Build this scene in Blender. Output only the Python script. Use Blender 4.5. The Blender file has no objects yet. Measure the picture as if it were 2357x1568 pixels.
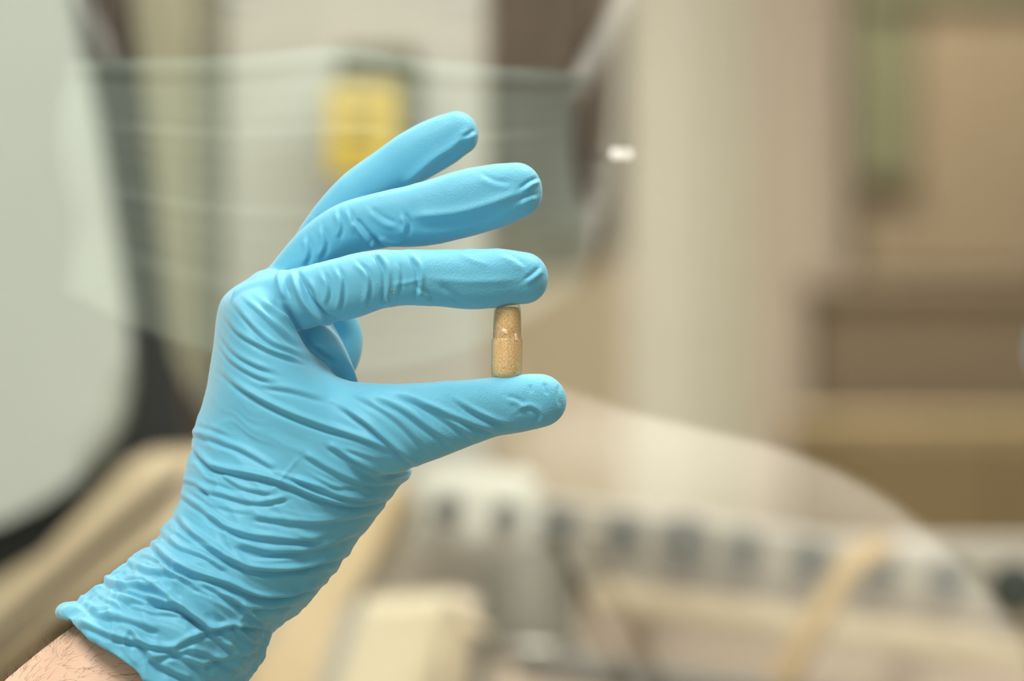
import bpy, bmesh, math, random
import numpy as np
from mathutils import Vector, Matrix

random.seed(7); rng = np.random.default_rng(7)
S = bpy.context.scene
COL = S.collection
H = 1.25            # eye height of the camera above the floor (m)
D = 2.0             # distance of the pinched capsule from the camera (m)
FPX = 16000.0       # focal length in pixels of the 2357 x 1568 frame
CX, CY = 1178.5, 784.0

# ------------------------------------------------------------------ camera
cam = bpy.data.cameras.new('camera'); cam_o = bpy.data.objects.new('camera', cam); COL.objects.link(cam_o)
cam.sensor_fit = 'HORIZONTAL'; cam.sensor_width = 36.0; cam.lens = FPX/2357*36
cam.clip_start = .05; cam.clip_end = 60
cam_o.location = (0, 0, H); cam_o.rotation_euler = (math.pi/2, 0, 0)
cam.dof.use_dof = True; cam.dof.focus_distance = 1.998; cam.dof.aperture_fstop = 12.0
S.camera = cam_o
# ------------------------------------------------------------------ world, light, exposure
W = bpy.data.worlds.new('world'); S.world = W; W.use_nodes = True
W.node_tree.nodes['Background'].inputs[0].default_value = (.98, .975, .91, 1)
W.node_tree.nodes['Background'].inputs[1].default_value = .72
S.view_settings.view_transform = 'Standard'; S.view_settings.look = 'None'
S.view_settings.exposure = 0.0; S.view_settings.gamma = 1.0
S.view_settings.use_curve_mapping = False
LIGHTS = [  # x, y, size x, size y, watts : ceiling panels; the last one added to brighten the far wardrobe
    (-.55, 1.2, 1.2, .6, 33), (.7, 2.45, 1.2, .6, 36), (-.25, 3.3, 1.2, .6, 14), (.7, 8.6, 1.2, .6, 75), (.35, 11.3, 1.2, .6, 88)]
CEIL = 2.75
for (x, y, sx, sy, p) in LIGHTS:
    l = bpy.data.lights.new('ceiling_lamp', 'AREA'); l.shape = 'RECTANGLE'; l.size = sx*.92; l.size_y = sy*.92
    l.energy = p; l.color = (1.0, .975, .90)
    o = bpy.data.objects.new('ceiling_lamp', l); COL.objects.link(o); o.location = (x, y, CEIL-.055)

# ------------------------------------------------------------------ materials
def srgb(r, g, b):
    f = lambda c: (c/12.92 if c <= .04045 else ((c+.055)/1.055)**2.4)
    return (f(r/255), f(g/255), f(b/255))
def mat(name, col, rough=.5, metal=0, noise=.06, nscale=30, bump=0, bscale=200, bdist=.001, spec=.5, sss=0, sheen=0):
    m = bpy.data.materials.new(name); m.use_nodes = True
    nt = m.node_tree; b = nt.nodes['Principled BSDF']
    b.inputs['Roughness'].default_value = rough; b.inputs['Metallic'].default_value = metal
    b.inputs['Specular IOR Level'].default_value = spec
    tc = nt.nodes.new('ShaderNodeTexCoord')
    n = nt.nodes.new('ShaderNodeTexNoise'); n.inputs['Scale'].default_value = nscale; n.inputs['Detail'].default_value = 3
    nt.links.new(tc.outputs['Object'], n.inputs['Vector'])
    r = nt.nodes.new('ShaderNodeValToRGB')
    r.color_ramp.elements[0].position = .3; r.color_ramp.elements[1].position = .7
    r.color_ramp.elements[0].color = tuple(c*(1-noise) for c in col)+(1,)
    r.color_ramp.elements[1].color = tuple(min(1, c*(1+noise)) for c in col)+(1,)
    nt.links.new(n.outputs['Fac'], r.inputs['Fac']); nt.links.new(r.outputs['Color'], b.inputs['Base Color'])
    if bump:
        n2 = nt.nodes.new('ShaderNodeTexNoise'); n2.inputs['Scale'].default_value = bscale; n2.inputs['Detail'].default_value = 2
        nt.links.new(tc.outputs['Object'], n2.inputs['Vector'])
        bp = nt.nodes.new('ShaderNodeBump'); bp.inputs['Strength'].default_value = bump; bp.inputs['Distance'].default_value = bdist
        nt.links.new(n2.outputs['Fac'], bp.inputs['Height']); nt.links.new(bp.outputs['Normal'], b.inputs['Normal'])
    if sss:
        b.inputs['Subsurface Weight'].default_value = sss; b.inputs['Subsurface Radius'].default_value = (.006, .003, .002)
        b.inputs['Subsurface Scale'].default_value = .5
    if sheen:
        b.inputs['Sheen Weight'].default_value = sheen; b.inputs['Sheen Roughness'].default_value = .4
    return m
M = {
 'wall': mat('wall_paint', srgb(200, 190, 165), .8, bump=.2, bscale=60),
 'wall_dark': mat('wall_paint_grey_green', srgb(78, 84, 80), .8),
 'floor': mat('floor_vinyl', srgb(150, 142, 125), .5),
 'ceiling': mat('ceiling_paint', srgb(220, 216, 205), .9),
 'door': mat('pale_door_paint', srgb(206, 215, 208), .35, noise=.02, nscale=6),
 'gasket': mat('gasket_rubber', srgb(24, 28, 28), .6),
 'housing': mat('housing_paint', srgb(226, 228, 218), .45, noise=.02, nscale=5),
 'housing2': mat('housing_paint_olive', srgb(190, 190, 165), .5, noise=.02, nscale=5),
 'post': mat('grey_post_paint', srgb(168, 172, 156), .5),
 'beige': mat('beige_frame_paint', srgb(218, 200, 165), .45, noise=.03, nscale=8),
 'beige_shaded': mat('shaded_tan_paint', srgb(150, 134, 98), .6),  # tan darkened to carry the shade below the rim and beside the chute
 'yellow': mat('yellow_label', srgb(252, 218, 72), .5, noise=.03),
 'print': mat('label_print', srgb(205, 172, 60), .5),
 'box': mat('olive_grey_box', srgb(112, 110, 88), .5),
 'brown': mat('brown_cabinet', srgb(72, 65, 54), .6),
 'white': mat('white_plastic', srgb(228, 230, 216), .35, noise=.02),
 'knob': mat('dark_knob', srgb(54, 60, 54), .5),
 'cream': mat('cream_tray', srgb(238, 226, 192), .5, noise=.02),
 'chute': mat('yellowish_chute', srgb(236, 212, 166), .5, noise=.02),
 'lilac': mat('warm_grey_plate', srgb(190, 180, 162), .5),
 'olive': mat('olive_metal', srgb(94, 94, 78), .4, metal=.2),
 'railgrey': mat('rail_grey', srgb(172, 164, 146), .5),
 'chrome': mat('chrome', (.66, .63, .56), .3, metal=1, noise=.02),
 'gold': mat('tan_hose', srgb(196, 166, 112), .5),
 'darkbar': mat('dark_grey_bar', srgb(84, 84, 78), .5),
 'tan_panel': mat('tan_panel', srgb(206, 188, 156), .6),
 'pale_door': mat('pale_far_door', srgb(222, 214, 194), .6),
 'pale_door2': mat('pale_far_door_darker', srgb(212, 204, 180), .6),  # slightly darker beige of the middle wardrobe door
 'pink': mat('pinkish_panel', srgb(214, 194, 172), .6),
 'olive_cab': mat('olive_cabinet', srgb(92, 90, 60), .6),
 'brown2': mat('brown_board', srgb(118, 101, 76), .6),
 'brown3': mat('grey_brown_crate', srgb(104, 88, 66), .6),
 'goldwood': mat('golden_wood', srgb(146, 124, 84), .6, noise=.08, nscale=12),
 'skin': mat('skin', srgb(222, 186, 160), .55, noise=.05, nscale=60, bump=.25, bscale=900, bdist=.0004, sss=.12),
 'face': mat('face_skin', srgb(158, 132, 112), .55, noise=.05, nscale=60, sss=.1),
 'armhair': mat('arm_hair', srgb(70, 52, 40), .5),
 'hair': mat('dark_hair', srgb(52, 42, 36), .5, noise=.3, nscale=200),
 'mask': mat('mint_mask_fabric', srgb(198, 216, 204), .8, noise=.03, nscale=300, bump=.2, bscale=1200, bdist=.0005),
 'strap': mat('white_elastic', srgb(248, 246, 240), .8),
 'coat': mat('white_coat_cloth', srgb(232, 229, 221), .85, noise=.02, bump=.2, bscale=1500, bdist=.0004),
 'coatline': mat('coat_seam', srgb(120, 112, 100), .8),
 'stud': mat('earring_stud', (.95, .93, .9), .06, metal=1, noise=0),
 'eye': mat('eye_white', srgb(230, 226, 220), .2),
 'iris': mat('iris', srgb(60, 44, 32), .2),
 'powderspeck': mat('powder_speck', srgb(222, 200, 140), .9),
 'lampframe': mat('lamp_frame', srgb(225, 225, 220), .5),
}
# powder in the capsule: fine tan grains
def powder_mat():
    m = bpy.data.materials.new('tan_powder'); m.use_nodes = True; nt = m.node_tree; b = nt.nodes['Principled BSDF']
    tc = nt.nodes.new('ShaderNodeTexCoord')
    v = nt.nodes.new('ShaderNodeTexNoise'); v.inputs['Scale'].default_value = 2600; v.inputs['Detail'].default_value = 4
    v.inputs['Roughness'].default_value = .75
    nt.links.new(tc.outputs['Object'], v.inputs['Vector'])
    r = nt.nodes.new('ShaderNodeValToRGB'); e = r.color_ramp.elements
    e[0].position = .33; e[0].color = srgb(150, 112, 66)+(1,)
    e[1].position = .66; e[1].color = srgb(255, 236, 190)+(1,)
    k = e.new(.43); k.color = srgb(230, 186, 116)+(1,)
    k = e.new(.53); k.color = srgb(248, 208, 138)+(1,)
    nt.links.new(v.outputs['Fac'], r.inputs['Fac']); nt.links.new(r.outputs['Color'], b.inputs['Base Color'])
    b.inputs['Roughness'].default_value = .9
    bp = nt.nodes.new('ShaderNodeBump'); bp.inputs['Strength'].default_value = .6; bp.inputs['Distance'].default_value = .0002
    nt.links.new(v.outputs['Fac'], bp.inputs['Height']); nt.links.new(bp.outputs['Normal'], b.inputs['Normal'])
    return m
M['powder'] = powder_mat()
def shell_mat():   # clear gelatine: mostly see-through with a glossy skin
    m = bpy.data.materials.new('clear_gelatine'); m.use_nodes = True; nt = m.node_tree
    nt.nodes.remove(nt.nodes['Principled BSDF'])
    t = nt.nodes.new('ShaderNodeBsdfTransparent'); t.inputs[0].default_value = (.99, .98, .97, 1)
    g = nt.nodes.new('ShaderNodeBsdfGlossy'); g.inputs['Roughness'].default_value = .12
    d = nt.nodes.new('ShaderNodeBsdfDiffuse'); d.inputs[0].default_value = (.85, .8, .72, 1)
    lf = nt.nodes.new('ShaderNodeLayerWeight'); pw = nt.nodes.new('ShaderNodeMath'); pw.operation = 'POWER'; pw.inputs[1].default_value = 4
    nt.links.new(lf.outputs['Facing'], pw.inputs[0])
    lw = nt.nodes.new('ShaderNodeMath'); lw.operation = 'MULTIPLY_ADD'; lw.inputs[1].default_value = .45; lw.inputs[2].default_value = .035
    nt.links.new(pw.outputs[0], lw.inputs[0])
    m1 = nt.nodes.new('ShaderNodeMixShader'); m1.inputs[0].default_value = .035
    m2 = nt.nodes.new('ShaderNodeMixShader')
    nt.links.new(t.outputs[0], m1.inputs[1]); nt.links.new(d.outputs[0], m1.inputs[2])
    nt.links.new(lw.outputs[0], m2.inputs[0]); nt.links.new(m1.outputs[0], m2.inputs[1]); nt.links.new(g.outputs[0], m2.inputs[2])
    nt.links.new(m2.outputs[0], nt.nodes['Material Output'].inputs[0])
    return m
M['shell'] = shell_mat()
def pane_mat():    # clear guard pane: lets the light straight through, mirrors a little
    m = bpy.data.materials.new('clear_pane'); m.use_nodes = True; nt = m.node_tree
    nt.nodes.remove(nt.nodes['Principled BSDF'])
    t = nt.nodes.new('ShaderNodeBsdfTransparent'); t.inputs[0].default_value = (.985, .99, .98, 1)
    g = nt.nodes.new('ShaderNodeBsdfGlossy'); g.inputs['Roughness'].default_value = 0
    g.inputs[0].default_value = (1, 1, 1, 1)
    lw = nt.nodes.new('ShaderNodeLayerWeight')     # facing term: same from both sides of the sheet
    fr = nt.nodes.new('ShaderNodeMath'); fr.operation = 'MULTIPLY_ADD'; fr.inputs[1].default_value = .18; fr.inputs[2].default_value = .06
    nt.links.new(lw.outputs['Facing'], fr.inputs[0])
    mx = nt.nodes.new('ShaderNodeMixShader')
    nt.links.new(fr.outputs[0], mx.inputs[0])
    nt.links.new(t.outputs[0], mx.inputs[1]); nt.links.new(g.outputs[0], mx.inputs[2])
    nt.links.new(mx.outputs[0], nt.nodes['Material Output'].inputs[0])
    return m
M['pane'] = pane_mat()
def glove_mat():
    m = mat('blue_nitrile', srgb(104, 187, 217), .52, noise=.04, nscale=25, spec=.3)
    nt = m.node_tree; b = nt.nodes['Principled BSDF']
    tc = nt.nodes.new('ShaderNodeTexCoord')
    n1 = nt.nodes.new('ShaderNodeTexNoise'); n1.inputs['Scale'].default_value = 1700; n1.inputs['Detail'].default_value = 1
    n2 = nt.nodes.new('ShaderNodeTexNoise'); n2.inputs['Scale'].default_value = 240; n2.inputs['Detail'].default_value = 3
    nt.links.new(tc.outputs['Object'], n1.inputs['Vector']); nt.links.new(tc.outputs['Object'], n2.inputs['Vector'])
    at = nt.nodes.new('ShaderNodeAttribute'); at.attribute_name = 'pebble'
    mu = nt.nodes.new('ShaderNodeMath'); mu.operation = 'MULTIPLY'
    nt.links.new(n1.outputs['Fac'], mu.inputs[0]); nt.links.new(at.outputs['Fac'], mu.inputs[1])
    bp = nt.nodes.new('ShaderNodeBump'); bp.inputs['Strength'].default_value = .55; bp.inputs['Distance'].default_value = .00022
    nt.links.new(mu.outputs[0], bp.inputs['Height'])
    bp2 = nt.nodes.new('ShaderNodeBump'); bp2.inputs['Strength'].default_value = .25; bp2.inputs['Distance'].default_value = .0006
    nt.links.new(n2.outputs['Fac'], bp2.inputs['Height']); nt.links.new(bp.outputs['Normal'], bp2.inputs['Normal'])
    nt.links.new(bp2.outputs['Normal'], b.inputs['Normal'])
    b.inputs['Subsurface Weight'].default_value = .15; b.inputs['Subsurface Radius'].default_value = (.001, .002, .003)
    b.inputs['Subsurface Scale'].default_value = .6
    b.inputs['Sheen Weight'].default_value = .3; b.inputs['Sheen Roughness'].default_value = .5
    return m
M['glove'] = glove_mat()
EMI = bpy.data.materials.new('lamp_diffuser'); EMI.use_nodes = True
EMI.node_tree.nodes['Principled BSDF'].inputs['Emission Color'].default_value = (1, .96, .88, 1)
EMI.node_tree.nodes['Principled BSDF'].inputs['Emission Strength'].default_value = 3

# ------------------------------------------------------------------ helpers
def P(px, py, y):                       # a point of the place, seen at that pixel, at distance y
    return ((px-CX)/FPX*y, y, H+(CY-py)/FPX*y)
def empty(name, loc=(0, 0, 0)):
    o = bpy.data.objects.new(name, None); COL.objects.link(o); o.location = loc; o.empty_display_size = .02
    return o
def tag(o, label=None, cat=None, group=None, kind=None):
    if label: o['label'] = label
    if cat: o['category'] = cat
    if group: o['group'] = group
    if kind: o['kind'] = kind
    return o
def link(name, me, m, parent=None, smooth=False):
    o = bpy.data.objects.new(name, me); COL.objects.link(o)
    if m is not None: me.materials.append(m)
    if smooth: me.polygons.foreach_set('use_smooth', np.ones(len(me.polygons), bool))
    if parent is not None:
        o.parent = parent; o.matrix_parent_inverse = Matrix.Translation(-Vector(parent_loc(parent)))
    return o
def parent_loc(p):                      # every mesh keeps place coordinates; only the top Empties are moved
    return p.location if p.parent is None else (0, 0, 0)
def from_bm(name, bm, m, parent=None, smooth=False):
    bmesh.ops.recalc_face_normals(bm, faces=bm.faces)
    me = bpy.data.meshes.new(name); bm.to_mesh(me); bm.free()
    return link(name, me, m, parent, smooth)
def pydata(name, v, f, m, parent=None, smooth=True):
    me = bpy.data.meshes.new(name); me.from_pydata([tuple(map(float, p)) for p in v], [], f); me.update()
    bm = bmesh.new(); bm.from_mesh(me); bmesh.ops.recalc_face_normals(bm, faces=bm.faces); bm.to_mesh(me); bm.free()
    return link(name, me, m, parent, smooth)
def bm_box(bm, x0, x1, y0, y1, z0, z1, bev=0, seg=2):
    vs = [bm.verts.new(p) for p in ((x0,y0,z0),(x1,y0,z0),(x1,y1,z0),(x0,y1,z0),(x0,y0,z1),(x1,y0,z1),(x1,y1,z1),(x0,y1,z1))]
    fs = [bm.faces.new([vs[i] for i in q]) for q in ((0,1,2,3),(4,5,6,7),(0,1,5,4),(1,2,6,5),(2,3,7,6),(3,0,4,7))]
    if bev:
        es = list({e for f in fs for e in f.edges})
        bmesh.ops.bevel(bm, geom=es, offset=bev, segments=seg, affect='EDGES', profile=.5)
def box(name, m, x0, x1, y0, y1, z0, z1, parent=None, bev=0):
    bm = bmesh.new(); bm_box(bm, min(x0,x1), max(x0,x1), y0, y1, min(z0,z1), max(z0,z1), bev)
    return from_bm(name, bm, m, parent)
def pbox(name, m, px0, py0, px1, py1, y, dep, parent=None, bev=.003):   # front face spans these pixels at distance y
    dep *= 1.3; bev *= 1.3; a = P(px0, py0, y); b = P(px1, py1, y)
    return box(name, m, a[0], b[0], y, y+dep, b[2], a[2], parent, bev)
def prism(name, m, pts, y, dep, parent=None, bev=.004):                  # outline extruded in depth, bevelled front
    dep *= 1.3; bev *= 1.3; bm = bmesh.new()
    f = [bm.verts.new(P(px, py, y)) for px, py in pts]
    g = [bm.verts.new((v.co.x, y+dep, v.co.z)) for v in f]
    ff = bm.faces.new(f); bm.faces.new(g[::-1])
    n = len(f)
    for i in range(n): bm.faces.new((f[i], f[(i+1)%n], g[(i+1)%n], g[i]))
    if bev: bmesh.ops.bevel(bm, geom=list(ff.edges), offset=bev, segments=3, affect='EDGES', profile=.5)
    return from_bm(name, bm, m, parent)
def catmull(pts, n):
    pts = np.asarray(pts, float); k = len(pts)
    t = np.linspace(0, k-1, n); i = np.clip(np.floor(t).astype(int), 0, k-2); u = (t-i)[:, None]
    p0 = pts[np.maximum(i-1, 0)]; p1 = pts[i]; p2 = pts[i+1]; p3 = pts[np.minimum(i+2, k-1)]
    return .5*((2*p1)+(-p0+p2)*u+(2*p0-5*p1+4*p2-p3)*u**2+(-p0+3*p1-3*p2+p3)*u**3)
def loft(rings, cap=True):              # rings: list of (n,3) arrays -> verts, faces
    n = len(rings[0]); v = np.concatenate(rings); f = []
    for i in range(len(rings)-1):
        a, b = i*n, (i+1)*n
        for j in range(n):
            k = (j+1) % n
            f.append((a+j, a+k, b+k, b+j))
    if cap:
        f.append(tuple(range(n-1, -1, -1))); f.append(tuple(range((len(rings)-1)*n, len(rings)*n)))
    return v, f
def tube(path, r, n=10, cap=True):      # round tube along 3-D points, r number or list
    path = np.asarray(path, float); k = len(path); r = np.broadcast_to(np.asarray(r, float), (k,))
    tg = np.gradient(path, axis=0); tg /= np.linalg.norm(tg, axis=1)[:, None]+1e-12
    up = np.array((.13, .21, .97)); rings = []
    a = np.linspace(0, 2*np.pi, n, endpoint=False)
    nrm = np.cross(tg[0], up); nrm /= np.linalg.norm(nrm)
    for i in range(k):
        nrm = nrm-tg[i]*np.dot(nrm, tg[i]); nrm /= np.linalg.norm(nrm); bi = np.cross(tg[i], nrm)
        rings.append(path[i]+r[i]*(np.cos(a)[:, None]*nrm+np.sin(a)[:, None]*bi))
    return loft(rings, cap)
def lathe(profile, n=32):               # (radius, z) about z
    a = np.linspace(0, 2*np.pi, n, endpoint=False)
    return loft([np.stack((r*np.cos(a), r*np.sin(a), np.full(n, z)), 1) for r, z in profile])

# value noise on a lattice, vectorised
_L = rng.random((64, 64, 64)).astype(np.float32)*2-1
def vnoise(p):
    i = np.floor(p).astype(int); f = p-i; f = f*f*(3-2*f); i &= 63; j = (i+1) & 63
    x0, y0, z0 = i.T; x1, y1, z1 = j.T; fx, fy, fz = f.T
    c = lambda a, b, d: _L[a, b, d]
    return ((c(x0,y0,z0)*(1-fx)+c(x1,y0,z0)*fx)*(1-fy)+(c(x0,y1,z0)*(1-fx)+c(x1,y1,z0)*fx)*fy)*(1-fz) + \
           ((c(x0,y0,z1)*(1-fx)+c(x1,y0,z1)*fx)*(1-fy)+(c(x0,y1,z1)*(1-fx)+c(x1,y1,z1)*fx)*fy)*fz

# ================================================================== THE ROOM
def st(o): o['kind'] = 'structure'; return o
st(box('floor', M['floor'], -3.2, 3.6, -1.2, 15.2, -.1, 0))
st(box('ceiling', M['ceiling'], -3.2, 3.6, -1.2, 15.2, CEIL, CEIL+.1))
st(box('wall_left', M['wall_dark'], -3.3, -3.2, -1.2, 15.2, 0, CEIL))
st(box('wall_right', M['wall'], 3.6, 3.7, -1.2, 15.2, 0, CEIL))
st(box('wall_back', M['wall'], -3.2, 3.6, 15.2, 15.3, 0, CEIL))
for i, (x, y, sx, sy, p) in enumerate(LIGHTS):
    t = empty('ceiling_light', (x, y, CEIL))
    bm = bmesh.new()
    for a in ((-sx/2, sx/2, -sy/2, -sy/2+.025), (-sx/2, sx/2, sy/2-.025, sy/2), (-sx/2, -sx/2+.025, -sy/2, sy/2), (sx/2-.025, sx/2, -sy/2, sy/2)):
        bm_box(bm, x+a[0], x+a[1], y+a[2], y+a[3], CEIL-.05, CEIL-.001)
    from_bm('frame', bm, M['lampframe'], t)
    box('diffuser', EMI, x-sx/2+.02, x+sx/2-.02, y-sy/2+.02, y+sy/2-.02, CEIL-.04, CEIL-.002, t)
    tag(t, ['rectangular ceiling light panel above the gloved hand', 'rectangular ceiling light panel to the right of the clear pane',
            'rectangular ceiling light panel in front of the machine', 'rectangular ceiling light panel in front of the brown wall cabinet', 'added rectangular ceiling light panel that brightens the tall wardrobe'][i], 'ceiling light')

# ------------------------------------------------------------------ far right of the room
pd_ = empty('cabinet', P(1270, 600, 10.4))
pbox('carcass', M['brown'], 1112, -460, 1432, 500, 10.4, .4, pd_, .01)
pbox('door', M['brown'], 1120, -450, 1268, 490, 10.38, .014, pd_, .003); pbox('door', M['brown'], 1274, -450, 1426, 490, 10.38, .014, pd_, .003)
tag(pd_, 'dark brown wall cabinet high behind the mask reflection', 'cabinet')
o = empty('base_cabinet', P(1270, 2200, 10.53))
pbox('body', M['tan_panel'], 1116, 600, 1440, 2800, 10.53, .5, o, .01)
pbox('door', M['tan_panel'], 1124, 640, 1432, 2790, 10.5, .018, o, .005)
tag(o, 'light tan base cabinet directly below the dark brown wall cabinet', 'cabinet')
o = empty('wardrobe', P(1700, 1300, 13.26))
pbox('carcass', M['pale_door'], 1425, -1000, 1975, 2500, 13.26, .5, o, .01)
pbox('door', M['pale_door'], 1432, -990, 1630, 2490, 13.23, .018, o, .004)
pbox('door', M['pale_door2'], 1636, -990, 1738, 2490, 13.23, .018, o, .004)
pbox('door', M['pink'], 1744, -990, 1950, 2490, 13.22, .028, o, .004)
tag(o, 'tall pale beige wardrobe with a pinkish right door', 'wardrobe')
o = empty('cupboard', P(2200, 620, 12.22))
pbox('carcass', M['brown2'], 1985, -1000, 2900, 640, 12.22, .5, o, .01)
pbox('side_panel', M['olive_cab'], 1980, -990, 2100, 420, 12.18, .029, o, .005)
pbox('door', M['brown2'], 2112, -990, 2520, 630, 12.18, .028, o, .005)
pbox('top_rail', M['olive_cab'], 1990, -1000, 2900, 0, 12.15, .018, o, .004)
tag(o, 'brown wooden cupboard with olive side panel, top right of the picture', 'cupboard')
o = empty('crate', P(2100, 900, 11.7))
pbox('side', M['brown3'], 1880, 650, 2990, 958, 11.7, .4, o, .01)
pbox('rim', M['brown3'], 1870, 640, 3000, 690, 11.69, .42, o, .008)
tag(o, 'grey brown crate below the wooden cupboard', 'crate')
o = empty('sideboard', P(2100, 1500, 11.18))
pbox('body', M['goldwood'], 1850, 960, 3000, 2800, 10.92, .5, o, .01)
pbox('door', M['goldwood'], 1960, 1000, 2300, 2780, 10.9, .014, o, .004)
pbox('door', M['goldwood'], 2308, 1000, 2740, 2780, 10.9, .014, o, .004)
tag(o, 'golden wooden sideboard at the far right behind the lab coat reflection', 'sideboard')

# ------------------------------------------------------------------ the machine on the left
o = empty('machine_housing', P(700, 1150, 4.615))
pbox('front_panel', M['housing'], 515, -500, 1122, 5150, 4.55, .35, o, .006)
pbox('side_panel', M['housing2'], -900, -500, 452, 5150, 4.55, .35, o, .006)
pbox('corner_post', M['post'], 455, -500, 512, 5150, 4.576, .3, o, .003)
tag(o, 'pale grey machine housing with a grey corner post', 'machine')
o = empty('machine_door', P(0, 1300, 3.9))
prism('gasket', M['gasket'], [(250,-520),(294,0),(330,300),(362,600),(380,760),(400,870),(470,960),(540,1050),(300,1050),(0,1400),(-500,1600),(-900,1600),(-900,-520)], 4.017, .05, o)
prism('door_body', M['housing2'], [(130,-520),(155,0),(193,300),(230,600),(250,760),(270,870),(300,960),(300,1050),(0,1400),(-500,1600),(-900,1600),(-900,-520)], 4.085, .355, o, 0)
prism('door_panel', M['door'], [(140,-500),(168,0),(196,150),(226,300),(260,520),(287,700),(297,820),(296,900),(280,980),(243,1050),(180,1102),(98,1158),(0,1206),(-200,1280),(-900,1400),(-900,-500)], 3.978, .03, o, .012)
tag(o, 'pale rounded machine door with a dark rubber gasket at left', 'door panel')
o = empty('machine_plinth', P(200, 1800, 3.9))
def beam(name, m, a, b, w, y, dep, parent, bev=.006):      # bar between two pixels
    a = np.array(a, float); b = np.array(b, float); d = (b-a)/np.linalg.norm(b-a); n = np.array((-d[1], d[0]))*w/2
    return prism(name, m, [tuple(a+n), tuple(b+n), tuple(b-n), tuple(a-n)], y, dep, parent, bev)
prism('frame_rim', M['beige'], [(-60,1455),(288,1066),(335,1042),(500,1035),(500,1150),(400,1150),(345,1165),(40,1480),(-200,1720),(-400,1720)], 3.822, .10, o, .014)
prism('base_panel', M['beige_shaded'], [(-300,1760),(40,1440),(345,1130),(500,1130),(500,1330),(470,5850),(-300,5850)], 3.887, .06, o, .004)  # shade beneath the sloping rim is put into this panel's colour
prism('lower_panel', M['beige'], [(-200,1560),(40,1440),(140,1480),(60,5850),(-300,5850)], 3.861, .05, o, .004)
tag(o, 'beige machine base with a sloping rim below the rounded door', 'machine base')
# yellow label on an olive box
o = tag(empty('switch_box', P(870, 300, 4.446)), 'olive grey switch box carrying the yellow warning label', 'box')
pbox('case', M['box'], 775, 105, 966, 330, 4.446, .081, o, .006)
pbox('lid', M['box'], 790, 118, 950, 318, 4.433, .012, o, .003)
o = tag(empty('warning_label', P(834, 400, 4.407)), 'bright yellow rectangular warning label behind the topmost finger', 'label')
pbox('plate', M['yellow'], 752, 196, 916, 405, 4.413, .0155, o, .002)
for k in range(4): pbox('print_line', M['print'], 785, 232+k*38, 884-(k % 2)*20, 244+k*38, 4.413, .001, o, 0)

# ------------------------------------------------------------------ manifold with its row of dark knobs
SL = (1352-1172)/(2330-1030)
YM = 4.056
o = tag(empty('valve_manifold', P(1600, 1400, YM)), 'long white valve manifold with a row of dark knobs', 'manifold')
beam('rail', M['railgrey'], (960, 1172), (2760, 1172+SL*1800), 130, YM, .06, o, .004)
prism('end_block', M['white'], [(945,1120),(965,1092),(1010,1078),(1200,1090),(1238,1112),(1252,1200),(1240,1262),(1200,1275),(990,1250),(955,1225)], YM-.012, .07, o, .008)
beam('lower_rail', M['beige'], (1352, 1363), (2760, 1345+SL*1540), 95, YM+.004, .06, o, .008)
for bx_ in (1500, 2100): pbox('bracket', M['darkbar'], bx_, 1330+SL*(bx_-1220), bx_+60, 1400+SL*(bx_-1220), YM+.07, .11, o, .002)
kx = [1030, 1165, 1285, 1435, 1575, 1712, 1865, 2020, 2180, 2335]
prof = [(.0001, 0), (.0088, 0), (.0088, .004), (.0074, .005), (.0074, .016), (.0062, .018), (.0001, .018)]
kv, kf = lathe(prof, 24); kv = np.stack((kv[:, 0], -kv[:, 2], kv[:, 1]), 1)
kme = bpy.data.meshes.new('knob'); kme.from_pydata([tuple(map(float, p)) for p in kv], [], kf); kme.materials.append(M['knob'])
bm = bmesh.new(); bm.from_mesh(kme); bmesh.ops.recalc_face_normals(bm, faces=bm.faces); bm.to_mesh(kme); bm.free()
for k, x in enumerate(kx):
    y = YM-.012 if k < 2 else YM
    p = P(x, 1172+SL*(x-1030), y); s = .78 if k < 2 else (1.35 if k in (4, 9) else 1.12)
    ko = bpy.data.objects.new('knob', kme); COL.objects.link(ko); ko.parent = o
    ko.location = Vector(p)-o.location; ko.scale = (s*1.3, 1, s*1.3)
# feed chute, plate, tray, pedestal, hose
o = tag(empty('feed_chute', P(760, 1560, 3.965)), 'yellowish beige sloping feed chute right of the gloved wrist', 'chute')
prism('side_wall', M['chute'], [(868,1090),(938,1105),(918,1180),(862,1285),(792,1400),(722,1520),(690,1782),(510,1782),(560,1560),(780,1220)], 3.926, .02, o, .006)
prism('shade_strip', M['beige_shaded'], [(926,1150),(968,1170),(905,1310),(858,1365),(800,1400),(866,1280)], 3.939, .05, o, .004)  # dark strip standing in for the shadow on the chute's right side
o = tag(empty('cover_plate', P(1080, 1400, 4.16)), 'warm grey cover plate below the first two knobs', 'plate')
prism('plate', M['lilac'], [(900,1240),(1330,1270),(1330,1726),(820,1726),(840,1420)], 4.16, .03, o, .006)
o = tag(empty('product_tray', P(900, 1620, 3.77)), 'cream tray at the bottom beside the sloping chute', 'tray')
prism('base', M['cream'], [(835,1390),(1035,1378),(1072,1412),(975,1824),(690,1824)], 3.77, .09, o, .004)
prism('rim', M['beige'], [(1035,1378),(1098,1400),(1008,1824),(945,1824),(1066,1425)], 3.75, .11, o, .008)
o = tag(empty('pedestal', P(1215, 1560, 4.004)), 'olive metal pedestal with a shiny chrome flange', 'pedestal')
pc = P(1215, 1300, 4.03); pxm = 4.03/FPX
def turned(name, m, cx, prof, parent, y, n=48):
    c = P(cx, 784, y); v, f = lathe([(max(r*y/FPX, 1e-5), H+(CY-q)/FPX*y) for r, q in prof], n); v = v+np.array((c[0], c[1], 0))
    return pydata(name, v, f, m, parent)
turned('column', M['olive'], 1215, [(1,1284),(100,1284),(108,1296),(108,1450),(118,1475),(1,1475)], o, 3.939)
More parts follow.
